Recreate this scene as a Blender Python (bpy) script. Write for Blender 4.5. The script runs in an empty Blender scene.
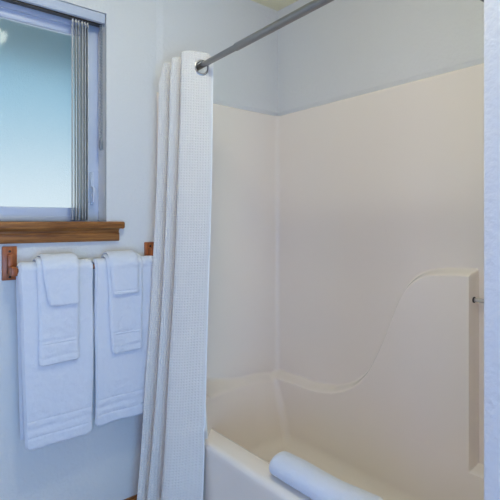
import bpy, bmesh, math, random
from mathutils import Vector, noise
S = bpy.context.scene
C = S.collection
PI = math.pi
random.seed(4)

# ------------------------------------------------------------------ camera
CY, CZ, F = -1.87, 1.26, 456.0
cam = bpy.data.cameras.new('camera'); co = bpy.data.objects.new('camera', cam); C.objects.link(co)
co.location = (0, CY, CZ)
co.rotation_euler = (PI/2, 0, -math.atan2(.639, .769))
cam.sensor_width = 36; cam.lens = F/500*36; cam.shift_y = -28/500; cam.clip_start = .02
S.camera = co

def project(x, y, z):
    s = y-CY; d = .639*x+.769*s; l = .769*x-.639*s
    return 250+F*l/d, 222-F*(z-CZ)/d
def depth(x, y): return .639*x+.769*(y-CY)
def ratio(px):
    l = (px-250)/F
    return (.639+.769*l)/(.769-.639*l)

# ------------------------------------------------------------------ helpers
def lin(c): return tuple(((v/255)/12.92 if v/255 <= .04045 else ((v/255+.055)/1.055)**2.4) for v in c)
def smooth(a, b, v):
    t = max(0, min(1, (v-a)/(b-a))); return t*t*(3-2*t)
def lerp(a, b, t): return a+(b-a)*t
def interp(pts, v):
    if v <= pts[0][0]: return pts[0][1]
    for (a, fa), (b, fb) in zip(pts, pts[1:]):
        if v <= b: return lerp(fa, fb, (v-a)/(b-a))
    return pts[-1][1]

def obj(name, bm, mat, parent=None, smooth_=True, label=None):
    me = bpy.data.meshes.new(name); bmesh.ops.recalc_face_normals(bm, faces=bm.faces[:]) if name not in KEEP else None
    bm.to_mesh(me); bm.free()
    if mat: me.materials.append(mat)
    if smooth_:
        for p in me.polygons: p.use_smooth = True
        me.set_sharp_from_angle(angle=math.radians(38))
    o = bpy.data.objects.new(name, me); C.objects.link(o)
    if parent: o.parent = parent; o.matrix_parent_inverse = parent.matrix_world.inverted() if False else o.matrix_parent_inverse
    if label: o['label'] = label
    return o
KEEP = set()
def thing(name, label, cat, loc=(0, 0, 0), group=None):
    o = bpy.data.objects.new(name, None); C.objects.link(o); o.location = loc; o.empty_display_size = .05
    o['label'] = label; o['category'] = cat
    if group: o['group'] = group
    return o
def tag(o, label, cat, group=None):
    o['label'] = label; o['category'] = cat
    if group: o['group'] = group
    return o
def struct(o): o['kind'] = 'structure'; return o

def box(bm, x0, x1, y0, y1, z0, z1, bev=0, seg=2):
    r = bmesh.ops.create_cube(bm, size=1)
    vs = r['verts']
    for v in vs:
        v.co = Vector(((x0+x1)/2+v.co.x*(x1-x0), (y0+y1)/2+v.co.y*(y1-y0), (z0+z1)/2+v.co.z*(z1-z0)))
    if bev:
        es = list({e for v in vs for e in v.link_edges})
        bmesh.ops.bevel(bm, geom=es, offset=bev, segments=seg, affect='EDGES', profile=.5)
def grid(bm, P, closed_u=False, closed_v=False, uvf=None, skip=None):
    """P[i][j] points -> quads"""
    V = [[bm.verts.new(p) for p in row] for row in P]
    n, m = len(V), len(V[0])
    uvl = bm.loops.layers.uv.verify() if uvf else None
    for i in range(n if closed_u else n-1):
        for j in range(m if closed_v else m-1):
            if skip and skip(i, j): continue
            i2, j2 = (i+1) % n, (j+1) % m
            f = bm.faces.new((V[i][j], V[i2][j], V[i2][j2], V[i][j2]))
            if uvf:
                for l, (a, b) in zip(f.loops, ((i, j), (i+1, j), (i+1, j+1), (i, j+1))): l[uvl].uv = uvf(a, b)
    return V
def tube(bm, pts, r, seg=20, cap=True):
    pts = [Vector(p) for p in pts]
    if not isinstance(r, (list, tuple)): r = [r]*len(pts)
    rows = []
    t0 = (pts[1]-pts[0]).normalized()
    a = t0.orthogonal().normalized()
    for i, p in enumerate(pts):
        t = (pts[min(i+1, len(pts)-1)]-pts[max(i-1, 0)]).normalized()
        a = (a-t*a.dot(t)).normalized(); b = t.cross(a)
        rows.append([p+(a*math.cos(q)+b*math.sin(q))*r[i] for q in [2*PI*k/seg for k in range(seg)]])
    V = grid(bm, rows, closed_v=True)
    if cap:
        bm.faces.new(V[0]); bm.faces.new(V[-1])
def lathe(bm, prof, origin, axis, seg=32):
    """prof list of (r, h) along axis"""
    axis = Vector(axis).normalized(); a = axis.orthogonal().normalized(); b = axis.cross(a); o = Vector(origin)
    rows = [[o+axis*h+(a*math.cos(q)+b*math.sin(q))*max(r, 1e-4) for q in [2*PI*k/seg for k in range(seg)]] for r, h in prof]
    V = grid(bm, rows, closed_v=True)
    bm.faces.new(V[0]); bm.faces.new(V[-1])
def torus(bm, c, axis, R, r, seg=32, s2=10, flat=1.0):
    axis = Vector(axis).normalized(); a = axis.orthogonal().normalized(); b = axis.cross(a); c = Vector(c)
    rows = []
    for i in range(seg):
        q = 2*PI*i/seg; d = a*math.cos(q)+b*math.sin(q)
        rows.append([c+d*(R+r*math.cos(w))+axis*r*flat*math.sin(w) for w in [2*PI*k/s2 for k in range(s2)]])
    grid(bm, rows, closed_u=True, closed_v=True)

# ------------------------------------------------------------------ materials
def mat(name, col, rough=.5, **kw):
    m = bpy.data.materials.new(name); m.use_nodes = True
    b = m.node_tree.nodes['Principled BSDF']
    b.inputs['Base Color'].default_value = (*lin(col), 1); b.inputs['Roughness'].default_value = rough
    for k, v in kw.items(): b.inputs[k.replace('_', ' ')].default_value = v
    return m
def N(m, t, **kw):
    n = m.node_tree.nodes.new(t)
    for k, v in kw.items():
        if k in n.inputs: n.inputs[k].default_value = v
        else: setattr(n, k, v)
    return n
def bump_noise(m, scale, strength, dist=.002, detail=2, stretch=None):
    nt = m.node_tree; b = nt.nodes['Principled BSDF']
    tc = N(m, 'ShaderNodeTexCoord'); no = N(m, 'ShaderNodeTexNoise', Scale=scale, Detail=detail)
    if stretch:
        mp = N(m, 'ShaderNodeMapping'); mp.inputs['Scale'].default_value = stretch
        nt.links.new(tc.outputs['Object'], mp.inputs[0]); nt.links.new(mp.outputs[0], no.inputs['Vector'])
    else: nt.links.new(tc.outputs['Object'], no.inputs['Vector'])
    bu = N(m, 'ShaderNodeBump', Strength=strength, Distance=dist)
    nt.links.new(no.outputs[0], bu.inputs['Height']); nt.links.new(bu.outputs[0], b.inputs['Normal'])
    return m
M = {}
M['wall'] = bump_noise(mat('painted_wall', (226, 226, 223), .55), 75, .6, .004, 2)
M['ceiling'] = bump_noise(mat('ceiling_paint', (250, 243, 205), .8), 90, .3)
M['gelcoat'] = mat('gelcoat', (249, 238, 224), .2); M['gelcoat'].node_tree.nodes['Principled BSDF'].inputs['IOR'].default_value = 1.45
M['vinyl'] = mat('window_vinyl', (205, 212, 228), .35)
M['slat'] = mat('blind_vinyl', (238, 234, 226), .5)
M['rail'] = mat('blind_rail', (200, 208, 222), .35)
M['chain'] = mat('blind_chain', (128, 134, 140), .4)
M['steel'] = mat('brushed_nickel', (150, 148, 147), .3, Metallic=1.0)
M['darkmetal'] = mat('dark_metal', (60, 56, 52), .35, Metallic=.8)
M['acrylic'] = mat('clear_acrylic', (235, 232, 226), .12, Transmission_Weight=.6)
M['floor'] = bump_noise(mat('vinyl_floor', (176, 150, 120), .4), 20, .1)
M['added_eave'] = mat('added_eave_paint', (92, 128, 142), .8)
M['leafy'] = mat('hedge_green', (70, 110, 100), .9)
# towels
def terry(name, col):
    m = mat(name, col, .95, Sheen_Weight=.35)
    nt = m.node_tree; b = nt.nodes['Principled BSDF']
    tc = N(m, 'ShaderNodeTexCoord')
    n1 = N(m, 'ShaderNodeTexNoise', Scale=420.0, Detail=2.0); n2 = N(m, 'ShaderNodeTexNoise', Scale=38.0, Detail=3.0)
    for n in (n1, n2): nt.links.new(tc.outputs['Object'], n.inputs['Vector'])
    b1 = N(m, 'ShaderNodeBump', Strength=.5, Distance=.002); b2 = N(m, 'ShaderNodeBump', Strength=.6, Distance=.007)
    nt.links.new(n1.outputs[0], b1.inputs['Height']); nt.links.new(n2.outputs[0], b2.inputs['Height'])
    nt.links.new(b1.outputs[0], b2.inputs['Normal']); nt.links.new(b2.outputs[0], b.inputs['Normal'])
    return m
M['terry'] = terry('white_terry', (227, 230, 237))
# waffle curtain
def waffle():
    m = mat('waffle_fabric', (251, 246, 238), .9, Sheen_Weight=.2)
    nt = m.node_tree; b = nt.nodes['Principled BSDF']
    uv = N(m, 'ShaderNodeUVMap'); sx = N(m, 'ShaderNodeSeparateXYZ'); nt.links.new(uv.outputs[0], sx.inputs[0])
    outs = []
    for k in (0, 1):
        a = N(m, 'ShaderNodeMath', operation='MULTIPLY'); a.inputs[1].default_value = 2*PI/.0108
        nt.links.new(sx.outputs[k], a.inputs[0])
        c = N(m, 'ShaderNodeMath', operation='COSINE'); nt.links.new(a.outputs[0], c.inputs[0]); outs.append(c)
    mx = N(m, 'ShaderNodeMath', operation='MAXIMUM')
    nt.links.new(outs[0].outputs[0], mx.inputs[0]); nt.links.new(outs[1].outputs[0], mx.inputs[1])
    bu = N(m, 'ShaderNodeBump', Strength=.6, Distance=.0022)
    nt.links.new(mx.outputs[0], bu.inputs['Height']); nt.links.new(bu.outputs[0], b.inputs['Normal'])
    tr = N(m, 'ShaderNodeBsdfTranslucent'); tr.inputs[0].default_value = (*lin((235, 232, 228)), 1)
    ms = N(m, 'ShaderNodeMixShader'); ms.inputs[0].default_value = .2
    out = nt.nodes['Material Output']
    nt.links.new(b.outputs[0], ms.inputs[1]); nt.links.new(tr.outputs[0], ms.inputs[2]); nt.links.new(ms.outputs[0], out.inputs[0])
    return m
M['waffle'] = waffle()
M['hem'] = mat('hem_fabric', (247, 245, 240), .9)
def wood(name, c1, c2, scale=(3, 60, 60), rough=.35):
    m = mat(name, c1, rough)
    nt = m.node_tree; b = nt.nodes['Principled BSDF']
    tc = N(m, 'ShaderNodeTexCoord'); mp = N(m, 'ShaderNodeMapping'); mp.inputs['Scale'].default_value = scale
    no = N(m, 'ShaderNodeTexNoise', Scale=2.2, Detail=6.0, Roughness=.65)
    cr = N(m, 'ShaderNodeValToRGB'); cr.color_ramp.elements[0].color = (*lin(c2), 1); cr.color_ramp.elements[0].position = .35
    cr.color_ramp.elements[1].color = (*lin(c1), 1); cr.color_ramp.elements[1].position = .62
    nt.links.new(tc.outputs['Object'], mp.inputs[0]); nt.links.new(mp.outputs[0], no.inputs['Vector'])
    nt.links.new(no.outputs[0], cr.inputs[0]); nt.links.new(cr.outputs[0], b.inputs['Base Color'])
    bu = N(m, 'ShaderNodeBump', Strength=.2, Distance=.001); nt.links.new(no.outputs[0], bu.inputs['Height']); nt.links.new(bu.outputs[0], b.inputs['Normal'])
    return m
M['oak'] = wood('oak_trim', (176, 118, 62), (112, 66, 30))
M['oakv'] = wood('oak_bracket', (186, 108, 58), (142, 76, 40), (40, 40, 6))
# frosted glass
def frosted():
    m = mat('obscure_glass', (212, 232, 240), .38, Transmission_Weight=1.0, IOR=1.30)
    nt = m.node_tree; b = nt.nodes['Principled BSDF']
    tc = N(m, 'ShaderNodeTexCoord'); vo = N(m, 'ShaderNodeTexNoise', Scale=260.0, Detail=2.0)
    nt.links.new(tc.outputs['Object'], vo.inputs['Vector'])
    bu = N(m, 'ShaderNodeBump', Strength=.45, Distance=.003); nt.links.new(vo.outputs[0], bu.inputs['Height']); nt.links.new(bu.outputs[0], b.inputs['Normal'])
    b.inputs['Coat Weight'].default_value = .18; b.inputs['Coat Roughness'].default_value = .03
    return m
M['glass'] = frosted()
def emis(name, col, st):
    m = bpy.data.materials.new(name); m.use_nodes = True; nt = m.node_tree
    nt.nodes.remove(nt.nodes['Principled BSDF']); e = N(m, 'ShaderNodeEmission'); e.inputs[0].default_value = (*col, 1); e.inputs[1].default_value = st
    nt.links.new(e.outputs[0], nt.nodes['Material Output'].inputs[0]); return m

# ------------------------------------------------------------------ room shell
LT = .007; W = 1.757; CEIL = 2.44; X0 = -1.15; Y0 = -3.2
WX0, WX1, WZ0, WZ1 = -.20, .765, 1.262, 2.14      # window opening
WY = -1.497; WYB = -1.617; WXE = .868             # wing wall
def sbox(name, *a, m='wall', bev=0):
    bm = bmesh.new(); box(bm, *a, bev=bev); return struct(obj(name, bm, M[m], smooth_=bool(bev)))
bm = bmesh.new()
box(bm, X0-.12, WX0, 0, .14, 0, CEIL); box(bm, WX1, W+.12, 0, .14, 0, CEIL)
box(bm, WX0, WX1, 0, .14, 0, WZ0); box(bm, WX0, WX1, 0, .14, WZ1, CEIL)
V = grid(bm, [[Vector((x, -y, z)) for y, z in ((0, 1.853), (LT*k, 1.872), (LT*k, CEIL), (0, CEIL))] for x, k in ((1.0, .02), (1.03, 1), (W, 1))], closed_v=True)
bm.faces.new(V[0]); bm.faces.new(V[-1])
struct(obj('wall_back', bm, M['wall'], smooth_=False))
bm = bmesh.new(); box(bm, W, W+.12, Y0, 0, 0, CEIL)
LT = .007     # the plaster stands slightly proud above the surround, with a bevelled lower edge
box_ = [(W, 1.853), (W-LT, 1.872), (W-LT, CEIL), (W, CEIL)]
V = grid(bm, [[Vector((x, y, z)) for x, z in box_] for y in (0, -1.497)], closed_v=True); bm.faces.new(V[0]); bm.faces.new(V[1])
struct(obj('wall_right', bm, M['wall'], smooth_=False))
sbox('wall_partition', WXE, W, WYB, WY, 0, CEIL, bev=.006)
FX0, FX1, FZ0, FZ1 = -.75, .35, .15, 1.25  # unseen opening added low in the front wall for blue fill light
bm = bmesh.new(); f0, f1 = Y0-.12, Y0
box(bm, X0-.12, FX0, f0, f1, 0, CEIL); box(bm, FX1, W+.12, f0, f1, 0, CEIL); box(bm, FX0, FX1, f0, f1, 0, FZ0); box(bm, FX0, FX1, f0, f1, FZ1, CEIL)
struct(obj('wall_front', bm, M['wall'], smooth_=False))
# left wall with an unseen opening added behind the camera for blue fill light
LY0, LY1, LZ0, LZ1 = -3.0, -1.9, .50, 1.75
bm = bmesh.new()
box(bm, X0-.12, X0, Y0, LY0, 0, CEIL); box(bm, X0-.12, X0, LY1, 0, 0, CEIL)
box(bm, X0-.12, X0, LY0, LY1, 0, LZ0); box(bm, X0-.12, X0, LY0, LY1, LZ1, CEIL)
struct(obj('wall_left', bm, M['wall'], smooth_=False))
sbox('ceiling', X0-.12, W+.12, Y0-.12, .14, CEIL, CEIL+.1, m='ceiling')
sbox('floor', X0-.12, W+.12, Y0-.12, .14, -.1, 0, m='floor')
sbox('baseboard_back', X0, 1.0, -.014, 0, 0, .058, m='oak', bev=.003)

# ------------------------------------------------------------------ window
win = bpy.data.objects.new('window_1', None); C.objects.link(win); win['kind'] = 'structure'
def frame(bm, x0, x1, z0, z1, y0, y1, wl, wr, wb, wt, bev=.003):
    box(bm, x0, x0+wl, y0, y1, z0, z1, bev); box(bm, x1-wr, x1, y0, y1, z0, z1, bev)
    box(bm, x0+wl-.002, x1-wr+.002, y0, y1, z0, z0+wb, bev); box(bm, x0+wl-.002, x1-wr+.002, y0, y1, z1-wt, z1, bev)
bm = bmesh.new(); frame(bm, WX0, WX1, WZ0, WZ1, .078, .138, .03, .054, .022, .055)
obj('window_frame', bm, M['vinyl'], win)
bm = bmesh.new(); frame(bm, .27, WX1-.045, WZ0+.02, WZ1-.052, .092, .122, .04, .032, .038, .034)
obj('window_sash', bm, M['vinyl'], win)
bm = bmesh.new(); frame(bm, WX0+.028, .30, WZ0+.02, WZ1-.052, .118, .134, .03, .03, .038, .034)
obj('window_sash', bm, M['vinyl'], win)
bm = bmesh.new(); box(bm, .30, WX1-.07, .105, .110, WZ0+.05, WZ1-.08); obj('pane', bm, M['glass'], win, smooth_=False)
bm = bmesh.new(); box(bm, WX0+.05, .28, .124, .129, WZ0+.05, WZ1-.08); obj('pane', bm, M['glass'], win, smooth_=False)
# latch on the jamb of the frame
bm = bmesh.new()
box(bm, .722, .738, .066, .080, 1.335, 1.475, .004); 
latch = obj('latch', bm, M['vinyl'], win)
bm = bmesh.new(); tube(bm, [(.730, .068, 1.41), (.730, .050, 1.40), (.728, .046, 1.37), (.727, .048, 1.345)], [.006, .006, .006, .005], 12)
obj('latch_lever', bm, M['vinyl'], latch)
# oak stool and apron
st = bpy.data.objects.new('trim_1', None); C.objects.link(st); st['kind'] = 'structure'; st['label'] = 'oak window sill with moulded apron below'
bm = bmesh.new(); box(bm, WX0-.08, .835, -.034, .0, 1.232, 1.262, .008, 4); box(bm, WX0+.002, WX1-.002, -.002, .078, 1.245, 1.262)
obj('window_stool', bm, M['oak'], st)
bm = bmesh.new()
prof = [(0, 1.180), (-.014, 1.180), (-.017, 1.184), (-.017, 1.212), (-.012, 1.216), (-.012, 1.224), (-.020, 1.232), (0, 1.232)]
rows = [[Vector((x, y, z)) for y, z in prof] for x in (WX0-.06, .815)]
V = grid(bm, rows, closed_v=True); bm.faces.new(V[0]); bm.faces.new(V[1])
obj('apron', bm, M['oak'], st)

# outdoors: eave soffit and fascia added to darken the top of the obscure glass
bm = bmesh.new(); box(bm, -2.5, 3.5, .15, 1.25, 2.36, 2.44); box(bm, -2.5, 3.5, 1.23, 1.27, 2.28, 2.46)
struct(obj('trim_2', bm, M['added_eave'], smooth_=False))['label'] = 'added eave outside that darkens the top of the window'

# ------------------------------------------------------------------ vertical blind
bl = thing('vertical_blind', 'white vertical blind drawn open beside the frosted bathroom window', 'blind', (.25, .03, 2.14))
def P(o, parent):   # parent keeping world place
    o.parent = parent; o.location = -Vector(parent.location)
    return o
def part(name, bm, m, parent, **k):
    o = obj(name, bm, M[m] if isinstance(m, str) else m, None, **k); 
    root = parent
    o.parent = parent
    w = Vector((0, 0, 0)); q = parent
    while q: w += Vector(q.location); q = q.parent
    o.location = -w
    return o
bm = bmesh.new(); box(bm, WX0+.005, WX1-.004, .002, .058, 2.098, 2.138, .004)
part('head_rail', bm, 'rail', bl)
bm = bmesh.new(); box(bm, WX0+.01, WX1-.01, .018, .046, 2.093, 2.099)
part('track', bm, 'darkmetal', bl)
def slat(xc, ang, z0=1.268, z1=2.085):
    bm = bmesh.new(); w = .070; rows = []
    for z in (z0, z1):
        front, back = [], []
        for k in range(9):
            t = k/8-.5; u = t*w; c = .003*(1-4*t*t)
            for lst, off in ((front, .0006), (back, -.0006)):
                a, b_ = c+off, u
                lst.append(Vector((xc+a*math.cos(ang)-b_*math.sin(ang), .040+a*math.sin(ang)+b_*math.cos(ang)*1.0, z)))
        rows.append(front+back[::-1])
    V = grid(bm, rows, closed_v=True); bm.faces.new(V[0]); bm.faces.new(V[1])
    tube(bm, [(xc, .034, z1-.003), (xc, .034, z1+.014)], .004, 8)
    return bm
for k in range(6):
    part('slat', slat(.637+.0120*k+random.uniform(-.0015, .0015), random.uniform(-.25, -.19)), 'slat', bl)
part('slat', slat(.7600, 0.0), 'slat', bl)
bm = bmesh.new()
z = 2.09
while z > 1.60:
    for dx in (0, .007):
        r = bmesh.ops.create_icosphere(bm, subdivisions=1, radius=.0032)
        for v in r['verts']: v.co += Vector((.745+dx, .018, z+dx*.5))
    z -= .0062
part('bead_chain', bm, 'chain', bl)
bm = bmesh.new(); tube(bm, [(.7485, .018, 1.612), (.7485, .018, 1.60), (.7485, .018, 1.572), (.7485, .018, 1.565)], [.004, .008, .008, .005], 14)
part('chain_weight', bm, 'chain', bl)

# ------------------------------------------------------------------ towel bar
BY, BZ, BR = -.070, 1.082, .0095
tb = thing('towel_bar', 'oak towel bar on square wooden brackets below the window', 'towel bar', (.395, 0, 1.10))
for xc, in ((.393,), (.962,)):
    bm = bmesh.new(); box(bm, xc-.025, xc+.025, -.012, -.0005, 1.045, 1.170, .003)
    pl = part('bracket_plate', bm, 'oakv', tb)
    bm = bmesh.new(); box(bm, xc-.010, xc+.010, -.034, -.011, 1.068, 1.140, .003)
    box(bm, xc-.010, xc+.010, -.086, -.02, BZ-.016, BZ+.016, .003)
    part('bracket_arm', bm, 'oakv', pl)
    for z in ((1.152, 1.057)):
        bm = bmesh.new()
        lathe(bm, [(.0045, -.0125), (.0045, -.0135), (.003, -.0145)], (xc, 0, z), (0, 1, 0), 14)
        part('screw', bm, 'darkmetal', pl)
bm = bmesh.new(); tube(bm, [(.395, BY, BZ), (.960, BY, BZ)], BR, 20); part('rail', bm, 'oakv', tb)

# ------------------------------------------------------------------ hanging towels
def towel(x0, x1, r_in, th, zf, zb, seed, bands=(), skew=0.0, flare=0.0, bulge=.0):
    bm = bmesh.new(); rm = r_in+th/2
    path = []
    n = int((BZ-zb)/.008)
    for i in range(n): path.append((0, lerp(zb, BZ, i/n), 1))
    for i in range(17):
        a = PI*i/16; path.append((a, BZ, 0))
    n = int((BZ-zf)/.005)
    for i in range(1, n+1): path.append((PI, lerp(BZ, zf, i/n), 2))
    rows = []
    nx = max(14, int((x1-x0)/.008)); 
    L = len(path)
    for i, (a, z, k) in enumerate(path):
        hang = max(0, BZ-z)
        # centre of the sheet in y,z and the outward normal
        cy = BY+rm*math.cos(a); cz = z+rm*math.sin(a)
        ny, nz = math.cos(a), math.sin(a)
        endf = 1.0
        d_end = min(i, L-1-i)*.005
        endf = math.sqrt(max(0, 1-(1-min(1, d_end/(th*.5)))**2)) if d_end < th*.5 else 1
        endf = max(endf, .25)
        band = 0
        if k == 2:
            for bz, bw in bands:
                h = z-zf
                if abs(h-bz) < bw: band = -.0022
        elif False: pass
        outer, inner = [], []
        for j in range(nx+1):
            t = j/nx; x = lerp(x0, x1, t)
            x += (skew*hang+flare*hang*(t-.5))*(1 if k == 2 else .70)
            if k == 2: x += .004*noise.noise(Vector((seed, z*6, t*1.3)))
            e = min(t, 1-t)*(x1-x0)/(th*.55)
            ef = math.sqrt(max(0, 1-(1-min(1, e))**2)) if e < 1 else 1
            wob = .0055*noise.noise(Vector((x*9+seed, z*4, a)))*(1 if k == 2 else .3)*min(1, hang/.08)
            wob += .0016*noise.noise(Vector((x*45, z*38+seed, 2)))
            wob = max(-.0042, min(.0008, wob-.0012)) if k == 2 else min(wob, .0)
            zz = cz
            if k == 2 and i > L-8: zz += .004*noise.noise(Vector((x*11, seed, 0)))
            # soft rounded lower corners
            if k != 1 and hang > 0:
                cr = min(.03, .1*(x1-x0)); c = max(0, 1-min(t, 1-t)*(x1-x0)/cr); zz += c*c*cr*.55*max(0, 1-(z-(zf if k == 2 else zb))/.03)
            ho = th/2*ef*endf+band*ef*.9
            outer.append(Vector((x, cy+ny*ho+(-wob if k == 2 else wob), zz+nz*ho)))
            inner.append(Vector((x, cy-ny*(th/2*ef*endf), zz-nz*(th/2*ef*endf))))
        rows.append(outer+inner[::-1][1:-1])
    V = grid(bm, rows, closed_v=True); bm.faces.new(V[0]); bm.faces.new(V[-1])
    return bm
def add_towel(name, bm, label, cat, group=None):
    o = obj(name, bm, M['terry']); tag(o, label, cat, group); return o
bt = (( .045, .004), (.075, .006), (.105, .004))
ht = ((.028, .003), (.075, .004), (.088, .003))
add_towel('bath_towel', towel(.405, .674, .0105, .022, .432, .46, 1.3, bt, .016, -.036), 'large white bath towel on the left half of the bar, under a hand towel', 'towel', 'bath towels on the bar')
add_towel('bath_towel', towel(.680, .948, .0105, .022, .448, .47, 7.7, bt, -.016, -.040), 'large white bath towel on the right half of the bar, next to the shower curtain', 'towel', 'bath towels on the bar')
add_towel('hand_towel', towel(.462, .614, .0350, .012, .735, .80, 3.1, ht, .008, -.022), 'white hand towel hung on the left bath towel, reaching the lower of the two', 'towel', 'hand towels on the bath towels')
add_towel('hand_towel', towel(.722, .876, .0350, .012, .728, .80, 5.2, ht, .028, -.056), 'white hand towel hung on the right bath towel, nearest the curtain', 'towel', 'hand towels on the bath towels')
add_towel('washcloth', towel(.478, .608, .0490, .010, .948, .99, 9.4, ((.018, .0025),), .09, -.16), 'small white washcloth folded over the left hand towel, the longer washcloth', 'washcloth', 'washcloths on the hand towels')
add_towel('washcloth', towel(.731, .854, .0490, .010, .968, 1.0, 2.2, ((.018, .0025),), .05, -.11), 'small white washcloth folded over the right hand towel, the shorter washcloth', 'washcloth', 'washcloths on the hand towels')

# ------------------------------------------------------------------ tub and surround (one moulded unit)
tub = thing('bathtub_surround', 'cream one piece fibreglass bathtub and shower surround behind the curtain', 'bathtub', (1.38, -.75, 0))
RZ = .39; FZ = .11; TOP = 1.852; PX0 = 1.0
XB = 1.685
# ledge height along the long wall, taken at the depth of the ledge
B_px = [(283, 378.5), (294, 382), (306, 387), (318, 390), (330, 391), (342, 389), (351.6, 385.6), (359, 379.6), (366, 372.4), (371, 362), (381, 341), (388, 321), (396.4, 300), (400, 292), (405, 286), (410, 281), (416, 277), (424, 274), (433, 272.5), (450, 272.5), (472, 274)]
ZB = []
for px, py in B_px:
    r = ratio(px); s = XB/r; y = s+CY
    ZB.append((y, CZ-(py-222)/F*depth(XB, y)))
ZB.sort()
_zb = ZB
ZB = [(y, sum(interp(_zb, y+d)*w for d, w in ((-.03, 1), (-.02, 2), (-.01, 3), (0, 3), (.01, 3), (.02, 2), (.03, 1)))/15) for y in [-1.2+.006*k for k in range(201)]]
def a_low(x):
    u = max(0, min(1.05, (1.5-x)/.48))
    return .055+.30*u**1.7
A_px = [(211, 394), (227, 388), (243, 383), (260, 379), (279, 377.5)]
ZA = []
for k in range(40):
    x = 1.0+k*.018; y = -a_low(x); px, _ = project(x, y, 0)
    py = interp(A_px, px); ZA.append((x, CZ-(py-222)/F*depth(x, y)))
def ledge(d, h, rr):      # rounded step: 1 below, 0 above, over width rr
    return smooth(-rr, rr, h-d)
def pa(x, z):
    zl = interp(ZA, x); low = a_low(x)
    fl = smooth(1.12, 1.45, x)
    extra = (.03+.08*fl)*max(0, (zl-z))/.28
    edge = smooth(1.0, 1.03, x)
    fil = max(0, 1-(z-FZ)/.055)
    full = .012+(low-.012+extra+.055*(1-math.sqrt(max(0, 1-min(1, fil)**2))))*edge
    # rounded shoulder
    k = smooth(-.022, .018, zl-z)
    return lerp(.012, full, k)
RY0, RY1 = -1.097, -1.385
def pb(y, z):
    zl = interp(ZB, y); full = W-XB
    def sh(zl, R): return smooth(-R*1.1, R*.9, zl-z)
    sl = (interp(ZB, y+.012)-interp(ZB, y-.012))/.024
    tower = sh(zl, .015*math.sqrt(1+sl*sl))
    rec = smooth(RY0-.010, RY0, y)+smooth(RY1, RY1-.012, y)  # 1 outside the recess
    rec = min(1, rec)
    k = max(tower*rec, sh(.352, .010))
    extra = .018*max(0, (.385-z))/.28
    fil = max(0, 1-(z-FZ)/.055)
    return .012+(full-.012)*k+extra+.055*(1-math.sqrt(max(0, 1-min(1, fil)**2)))
zs = []
z = FZ-.004
while z < TOP-.03:
    zs.append(z)
    z += .004 if (z < .17 or .30 < z < 1.12) else .012
zs += [TOP-.03, TOP-.02, TOP-.012, TOP-.007, TOP-.003, TOP-.001, TOP]
topf = {TOP: .04, TOP-.001: .45, TOP-.003: .75, TOP-.007: .93}
NA, NC, ND = 70, 12, 80
fixed = []
y = -.5
while y > -1.47:
    fixed.append(y); y -= .0025 if (abs(y-RY0) < .02 or abs(y-RY1) < .02) else .004
fixed.append(-1.455)
rows = []
for z in zs:
    tf = topf.get(z, 1.0)
    row = []
    rr = .024 if z > .5 else lerp(.024, .040, smooth(.42, .26, z))
    # corner location
    yb = -.1
    bc = pb(-.09, z); xc = W-bc; ac = pa(min(xc, 1.66), z)
    bc = pb(-ac-.03, z); xc = W-bc
    for k in range(NA+1):
        t = k/NA; x = lerp(PX0, xc-rr, t)
        lip = 1 if k > 3 else (.04, .5, .8, .95)[k]
        row.append(Vector((x, -pa(x, z)*tf*lip, z)))
    for k in range(1, NC):
        q = PI/2*k/NC
        row.append(Vector((xc-rr+rr*math.sin(q), -ac-rr+rr*math.cos(q), z)))
    if tf != 1:
        for v in row[-(NC-1):]:
            v.x += (.012)*(1-tf)*smooth(0, 1, (v.x-(xc-rr))/rr); v.y += .012*(1-tf)*(1-smooth(0, 1, (v.x-(xc-rr))/rr))
    y0 = -ac-rr
    for k in range(ND+1):
        y = lerp(y0, fixed[0], k/ND)
        if k < ND: row.append(Vector((W-pb(y, z)*tf, y, z)))
    for y in fixed: row.append(Vector((W-pb(y, z)*tf, y, z)))
    xe = row[-1].x
    yw = WY+.012*tf
    for k in range(1, 7):
        q = PI/2*k/6; row.append(Vector((xe-.03+.03*math.cos(q), yw+.030-.03*math.sin(q), z)))
    for k in range(1, 13):
        row.append(Vector((lerp(xe-.03, PX0, k/12), yw, z)))
    row.append(Vector((PX0-.004, WY+.0006, z)))
    rows.append(row)
bm = bmesh.new(); grid(bm, rows)
part('surround_panel', bm, 'gelcoat', tub)
# tub body: apron, rim and basin floor swept along the length
prof = [(1.030, 0), (1.028, .03), (1.020, .05), (1.018, .20), (1.016, .35), (1.014, .368), (1.017, .380), (1.025, .388), (1.036, .3905), (1.07, .391), (1.098, .390), (1.110, .386), (1.117, .376), (1.121, .360),
        (1.135, .25), (1.150, .16), (1.165, .130), (1.19, .116), (1.23, FZ), (1.40, FZ-.004), (1.60, FZ), (1.69, FZ)]
ys = [-1.495+k*(1.493/80) for k in range(81)]
rows = []
for y in ys:
    row = []
    for x, z in prof:
        row.append(Vector((x, y, z)))
    rows.append(row)
bm = bmesh.new(); grid(bm, rows)
part('tub_body', bm, 'gelcoat', tub)
# wash cloth bar across the recess
bm = bmesh.new(); tube(bm, [(1.716, RY0-.004, .972), (1.716, RY1+.004, .972)], .008, 20); wb = part('wash_cloth_bar', bm, 'acrylic', tub, label='clear wash cloth bar across the recess')
bm = bmesh.new(); lathe(bm, [(.0105, 0), (.0115, .003), (.0115, .006), (.0085, .007)], (1.716, RY0-.001, .972), (0, -1, 0), 20)
part('collar', bm, 'darkmetal', wb)

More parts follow.
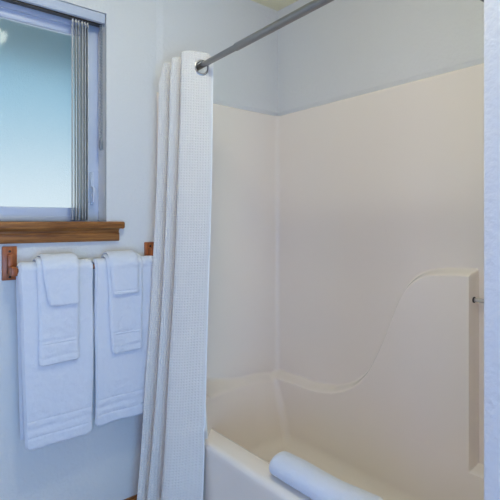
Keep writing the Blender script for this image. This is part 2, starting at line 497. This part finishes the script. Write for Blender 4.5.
# ------------------------------------------------------------------ curtain rod
rod = thing('curtain_rod', 'brushed nickel shower curtain rod running across the top of the tub', 'curtain rod', (1.03, -.75, 1.905))
RX = 1.03
def rodp(px, py):
    s = RX/ratio(px); y = s+CY; return y, CZ+(222-py)/F*depth(RX, y)
(ya, za), (yb2, zb2) = rodp(205.5, 63.5), rodp(322, 1.0)
def rz(y): return za+(zb2-za)*(y-ya)/(yb2-ya)
yj = rodp(236, 47)[0]
bm = bmesh.new(); tube(bm, [(RX, -.004, rz(0)), (RX, yj, rz(yj))], .0115, 24); part('inner_tube', bm, 'steel', rod)
bm = bmesh.new(); tube(bm, [(RX, yj+.001, rz(yj)), (RX, yj, rz(yj)), (RX, yj-.004, rz(yj)), (RX, WY+.004, rz(WY))], [.0122, .0135, .0142, .0142], 24); part('outer_tube', bm, 'steel', rod)
for yy, d in ((-.0005, -1), (WY+.0005, 1)):
    bm = bmesh.new(); lathe(bm, [(.016, 0), (.0165, .004), (.016, .010), (.0155, .014), (.0150, .020)], (RX, yy, rz(yy)), (0, d, 0), 28); part('end_cap', bm, 'steel', rod)

# ------------------------------------------------------------------ shower curtain
cur = thing('shower_curtain', 'white waffle weave shower curtain gathered against the window wall', 'curtain', (.98, -.2, .05))
CT, CB = 1.948, .045
KN = 5.0
def cpt(k, z):
    t = max(0.0, (CT-z)/(CT-CB))
    ys = -.124
    yk = lerp(ys, -.285, k/4) if k < 4 else lerp(-.285, -.356, k-4)
    kk = min(1, k/4); left = lerp(lerp(.944, .955, kk), lerp(.832, .836, kk), t**1.6)+.022*(1-kk)*max(0, 1-t/.05); right = lerp(1.064, .988, t**1.25)
    right = right if z > .45 else min(right, 1.003)
    mid, A = (left+right)/2, (right-left)/2
    # individual folds of unequal depth
    n1 = noise.noise(Vector((round(k)*3.7, 0, t*1.5)))
    depthf = 1 if k > 4.5 else 1-.22*abs(noise.noise(Vector((k*.5, 3.3, t*.8))))-.02
    ph = k+.14*noise.noise(Vector((k*.9, 1.7, t*2.2)))*t*(1 if k < 4.3 else .2)
    c = -math.cos(PI*ph)
    c = math.copysign(abs(c)**.85, c)
    x = mid+A*c*depthf
    y = yk-.030*t*smooth(3, 5, k)
    y = min(y, -.020)
    x += .006*t*noise.noise(Vector((k*2.3, z*2.5, 7)))*(1 if k < 4.8 else .3)
    y += .004*noise.noise(Vector((k*1.3, z*2.0, 4)))
    return Vector((x, y, z))
NU = 270
zs = [CT-.0045*k for k in range(28)]
z = zs[-1]
while z > CB+.012: z -= .012; zs.append(z)
zs.append(CB)
grom = []
for g in range(5):
    k = g+.5
    # find where the panel crosses the rod
    best = min((abs(cpt(g+q/60, rz(-.2)).x-(RX-.002)), g+q/60) for q in range(8, 53))
    k = best[1]; c = cpt(k, 1.895); 
    zc = rz(c.y)-.0098
    c = cpt(k, zc); tdir = (cpt(k+.06, zc)-cpt(k-.06, zc)).normalized()
    nrm = tdir.cross(Vector((0, 0, 1))).normalized()
    grom.append((k, c, nrm, tdir))
arc = [0]
for i in range(1, NU+1):
    arc.append(arc[-1]+(cpt(KN*i/NU, 1.2)-cpt(KN*(i-1)/NU, 1.2)).length)
def zt(k, z):      # the top hem sags between the grommets and droops at the free corner
    f = max(0, 1-(CT-z)/.09)
    return z-f*(.024*smooth(KN-.30, KN, k)**1.5+.007*(1-math.sin(PI*(k % 1))))
PTS = [[cpt(KN*i/NU, zt(KN*i/NU, z)) for z in zs] for i in range(NU+1)]
def skip(i, j):
    if j > 30: return False
    p = (PTS[i][j]+PTS[i+1][j+1])/2
    kk = KN*(i+.5)/NU
    return any((p-c).length < .0265 and abs(kk-k) < .5 for k, c, n, t in grom)
bm = bmesh.new(); grid(bm, PTS, uvf=lambda i, j: (arc[i], zs[j]), skip=skip)
fab = part('fabric', bm, 'waffle', cur)
md = fab.modifiers.new('thick', 'SOLIDIFY'); md.thickness = .0016; md.offset = 0
for k, c, n, t in grom:
    bm = bmesh.new(); torus(bm, c, n, .0275, .0052, 36, 10, .7); part('grommet', bm, 'steel', cur)
# stitched hem along the free edge
rows = []
for z in zs[1:]:
    a, b_ = cpt(KN-.075, zt(KN-.075, z)), cpt(KN, zt(KN, z)); d = (b_-a).normalized(); nr = d.cross(Vector((0, 0, 1)))*.0024; e = b_+d*.002
    rows.append([a+nr*.6, a+nr, b_+nr, e, b_-nr, a-nr, a-nr*.6])
bm = bmesh.new(); grid(bm, rows, closed_v=True); part('hem', bm, 'hem', cur)

# ------------------------------------------------------------------ rolled towel on the rim
bm = bmesh.new()
sec = []
TURN, R0, R1, TH = 3.0, .012, .050, .0115
nn = 110
mid = []
for k in range(nn+1):
    q = k/nn; a = -PI*.25+2*PI*TURN*q; r = lerp(R0, R1-TH/2, q); mid.append((r*math.cos(a), r*math.sin(a)*.84, a))
outer = [(m[0]+TH/2*math.cos(m[2])*(1 if 3 < i < nn-3 else .5), m[1]+TH/2*math.sin(m[2])*.84*(1 if 3 < i < nn-3 else .5)) for i, m in enumerate(mid)]
inner = [(m[0]-TH/2*math.cos(m[2])*.94, m[1]-TH/2*math.sin(m[2])*.84*.94) for m in mid]
loop = outer+inner[::-1]
RY_A, RY_B = -.715, -1.13
rows = []
ny = 64
for i in range(ny+1):
    t = i/ny; y = lerp(RY_A, RY_B, t)
    e = min(i, ny-i)*abs(RY_B-RY_A)/ny
    sc = 1-.30*(1-min(1, e/.028))**2.2
    sc *= 1.0+.18*t+.04*math.sin(t*7+.5)
    cz = RZ+.002+.050*.84*1.0*sc
    cx = 1.079+.006*t
    row = []
    for (u, w) in loop:
        wob = 1+.025*noise.noise(Vector((u*30, w*30, y*14)))+.012*noise.noise(Vector((u*120, w*120, y*90)))
        ww = w*sc*wob; zz = cz+ww
        if zz < RZ+.003: zz = RZ+.003+(zz-RZ-.003)*.02
        row.append(Vector((cx+u*sc*wob*1.06, y, zz)))
    rows.append(row)
V = grid(bm, rows, closed_v=True)
for r in (0, -1):
    n = nn+1
    for k in range(nn):
        a, b_, c, d = V[r][k], V[r][k+1], V[r][2*n-2-k], V[r][2*n-1-k]
        try: bm.faces.new((a, b_, c, d))
        except ValueError: pass
tag(obj('rolled_towel', bm, M['terry']), 'white rolled towel lying on the rim of the bathtub', 'towel')

# ------------------------------------------------------------------ shower head on the partition, only its tip in view
sh = thing('overhead_shower', 'chrome overhead shower on the partition wall, mostly hidden by its edge', 'shower', (1.36, WY, 1.93))
bm = bmesh.new(); tube(bm, [(1.36, WY+.001, 1.96), (1.36, WY+.06, 1.97), (1.36, WY+.125, 1.958), (1.36, WY+.161, 1.933)], .009, 16); part('shower_arm', bm, 'steel', sh)
bm = bmesh.new(); lathe(bm, [(.028, 0), (.028, .004), (.012, .010)], (1.36, WY+.0005, 1.96), (0, 1, 0)); part('flange', bm, 'steel', sh)
bm = bmesh.new(); lathe(bm, [(.011, 0), (.015, .02), (.030, .045), (.032, .058), (.027, .060)], (1.36, WY+.160, 1.934), (0, .62, -.78)); part('spray_head', bm, 'darkmetal', sh)

# ------------------------------------------------------------------ ceiling light (its reflection shows in the window pane)
LX, LY = .535, -1.07
cl = thing('ceiling_light', 'round frosted ceiling light above the bathroom, seen mirrored in the window pane', 'ceiling light', (LX, LY, CEIL))
bm = bmesh.new(); lathe(bm, [(.125, 0), (.125, .018), (.116, .024)], (LX, LY, CEIL-.001), (0, 0, -1), 48); part('base', bm, 'steel', cl)
bm = bmesh.new(); lathe(bm, [(.112, .020), (.116, .035), (.105, .058), (.078, .078), (.042, .088), (.0, .091)], (LX, LY, CEIL-.001), (0, 0, -1), 48)
part('glass_dome', bm, emis('lamp_glass', (1.0, .86, .72), 7.0), cl)

def area(name, loc, rot, sx, sy, col, p):
    l = bpy.data.lights.new(name, 'AREA'); l.shape = 'RECTANGLE'; l.size = sx; l.size_y = sy; l.color = col; l.energy = p
    o = bpy.data.objects.new(name, l); C.objects.link(o); o.location = loc; o.rotation_euler = rot; return o
E = dict(dome=(53, 53.5, 45), win=(4, 3, 12), front_fill=(7.0, 18, 35.5))  # ceiling light, then two blue fills added behind the camera
def area2(name, loc, rot, sx, sy, e):
    m = max(max(e), 1e-6); return area(name, loc, rot, sx, sy, [v/m for v in e], m)
area2('blue_fill', (X0-.10, (LY0+LY1)/2, (LZ0+LZ1)/2), (0, -PI/2, 0), LZ1-LZ0, LY1-LY0, E['win'])  # added fill lamp outside the made-up left opening
area2('blue_fill', ((FX0+FX1)/2, Y0-.10, (FZ0+FZ1)/2), (PI/2, 0, 0), FX1-FX0, FZ1-FZ0, E['front_fill'])  # frontal fill lamp, added outside the made-up front wall opening
dm = max(max(E['dome']), 1e-6)
em = bpy.data.materials['lamp_glass'].node_tree.nodes['Emission']; em.inputs[0].default_value = (*[v/dm for v in E['dome']], 1); em.inputs[1].default_value = dm

# ------------------------------------------------------------------ world
w = bpy.data.worlds.new('world'); S.world = w; w.use_nodes = True
nt = w.node_tree; bg = nt.nodes['Background']
tc = nt.nodes.new('ShaderNodeTexCoord'); sp = nt.nodes.new('ShaderNodeSeparateXYZ'); cr = nt.nodes.new('ShaderNodeValToRGB')
nt.links.new(tc.outputs['Generated'], sp.inputs[0]); nt.links.new(sp.outputs[2], cr.inputs[0]); nt.links.new(cr.outputs[0], bg.inputs[0])
e = cr.color_ramp.elements
e[0].position = .02; e[0].color = (.95, .89, .88, 1); e[1].position = .6; e[1].color = (.13, .33, .48, 1)
q = e.new(.24); q.color = (.30, .50, .63, 1)
bg.inputs[1].default_value = 1.25

S.view_settings.view_transform = 'Standard'; S.view_settings.look = 'None'; S.view_settings.gamma = 1; S.view_settings.exposure = 0
S.view_settings.use_curve_mapping = False
S.cycles.use_denoising = True
S.cycles.max_bounces = 10
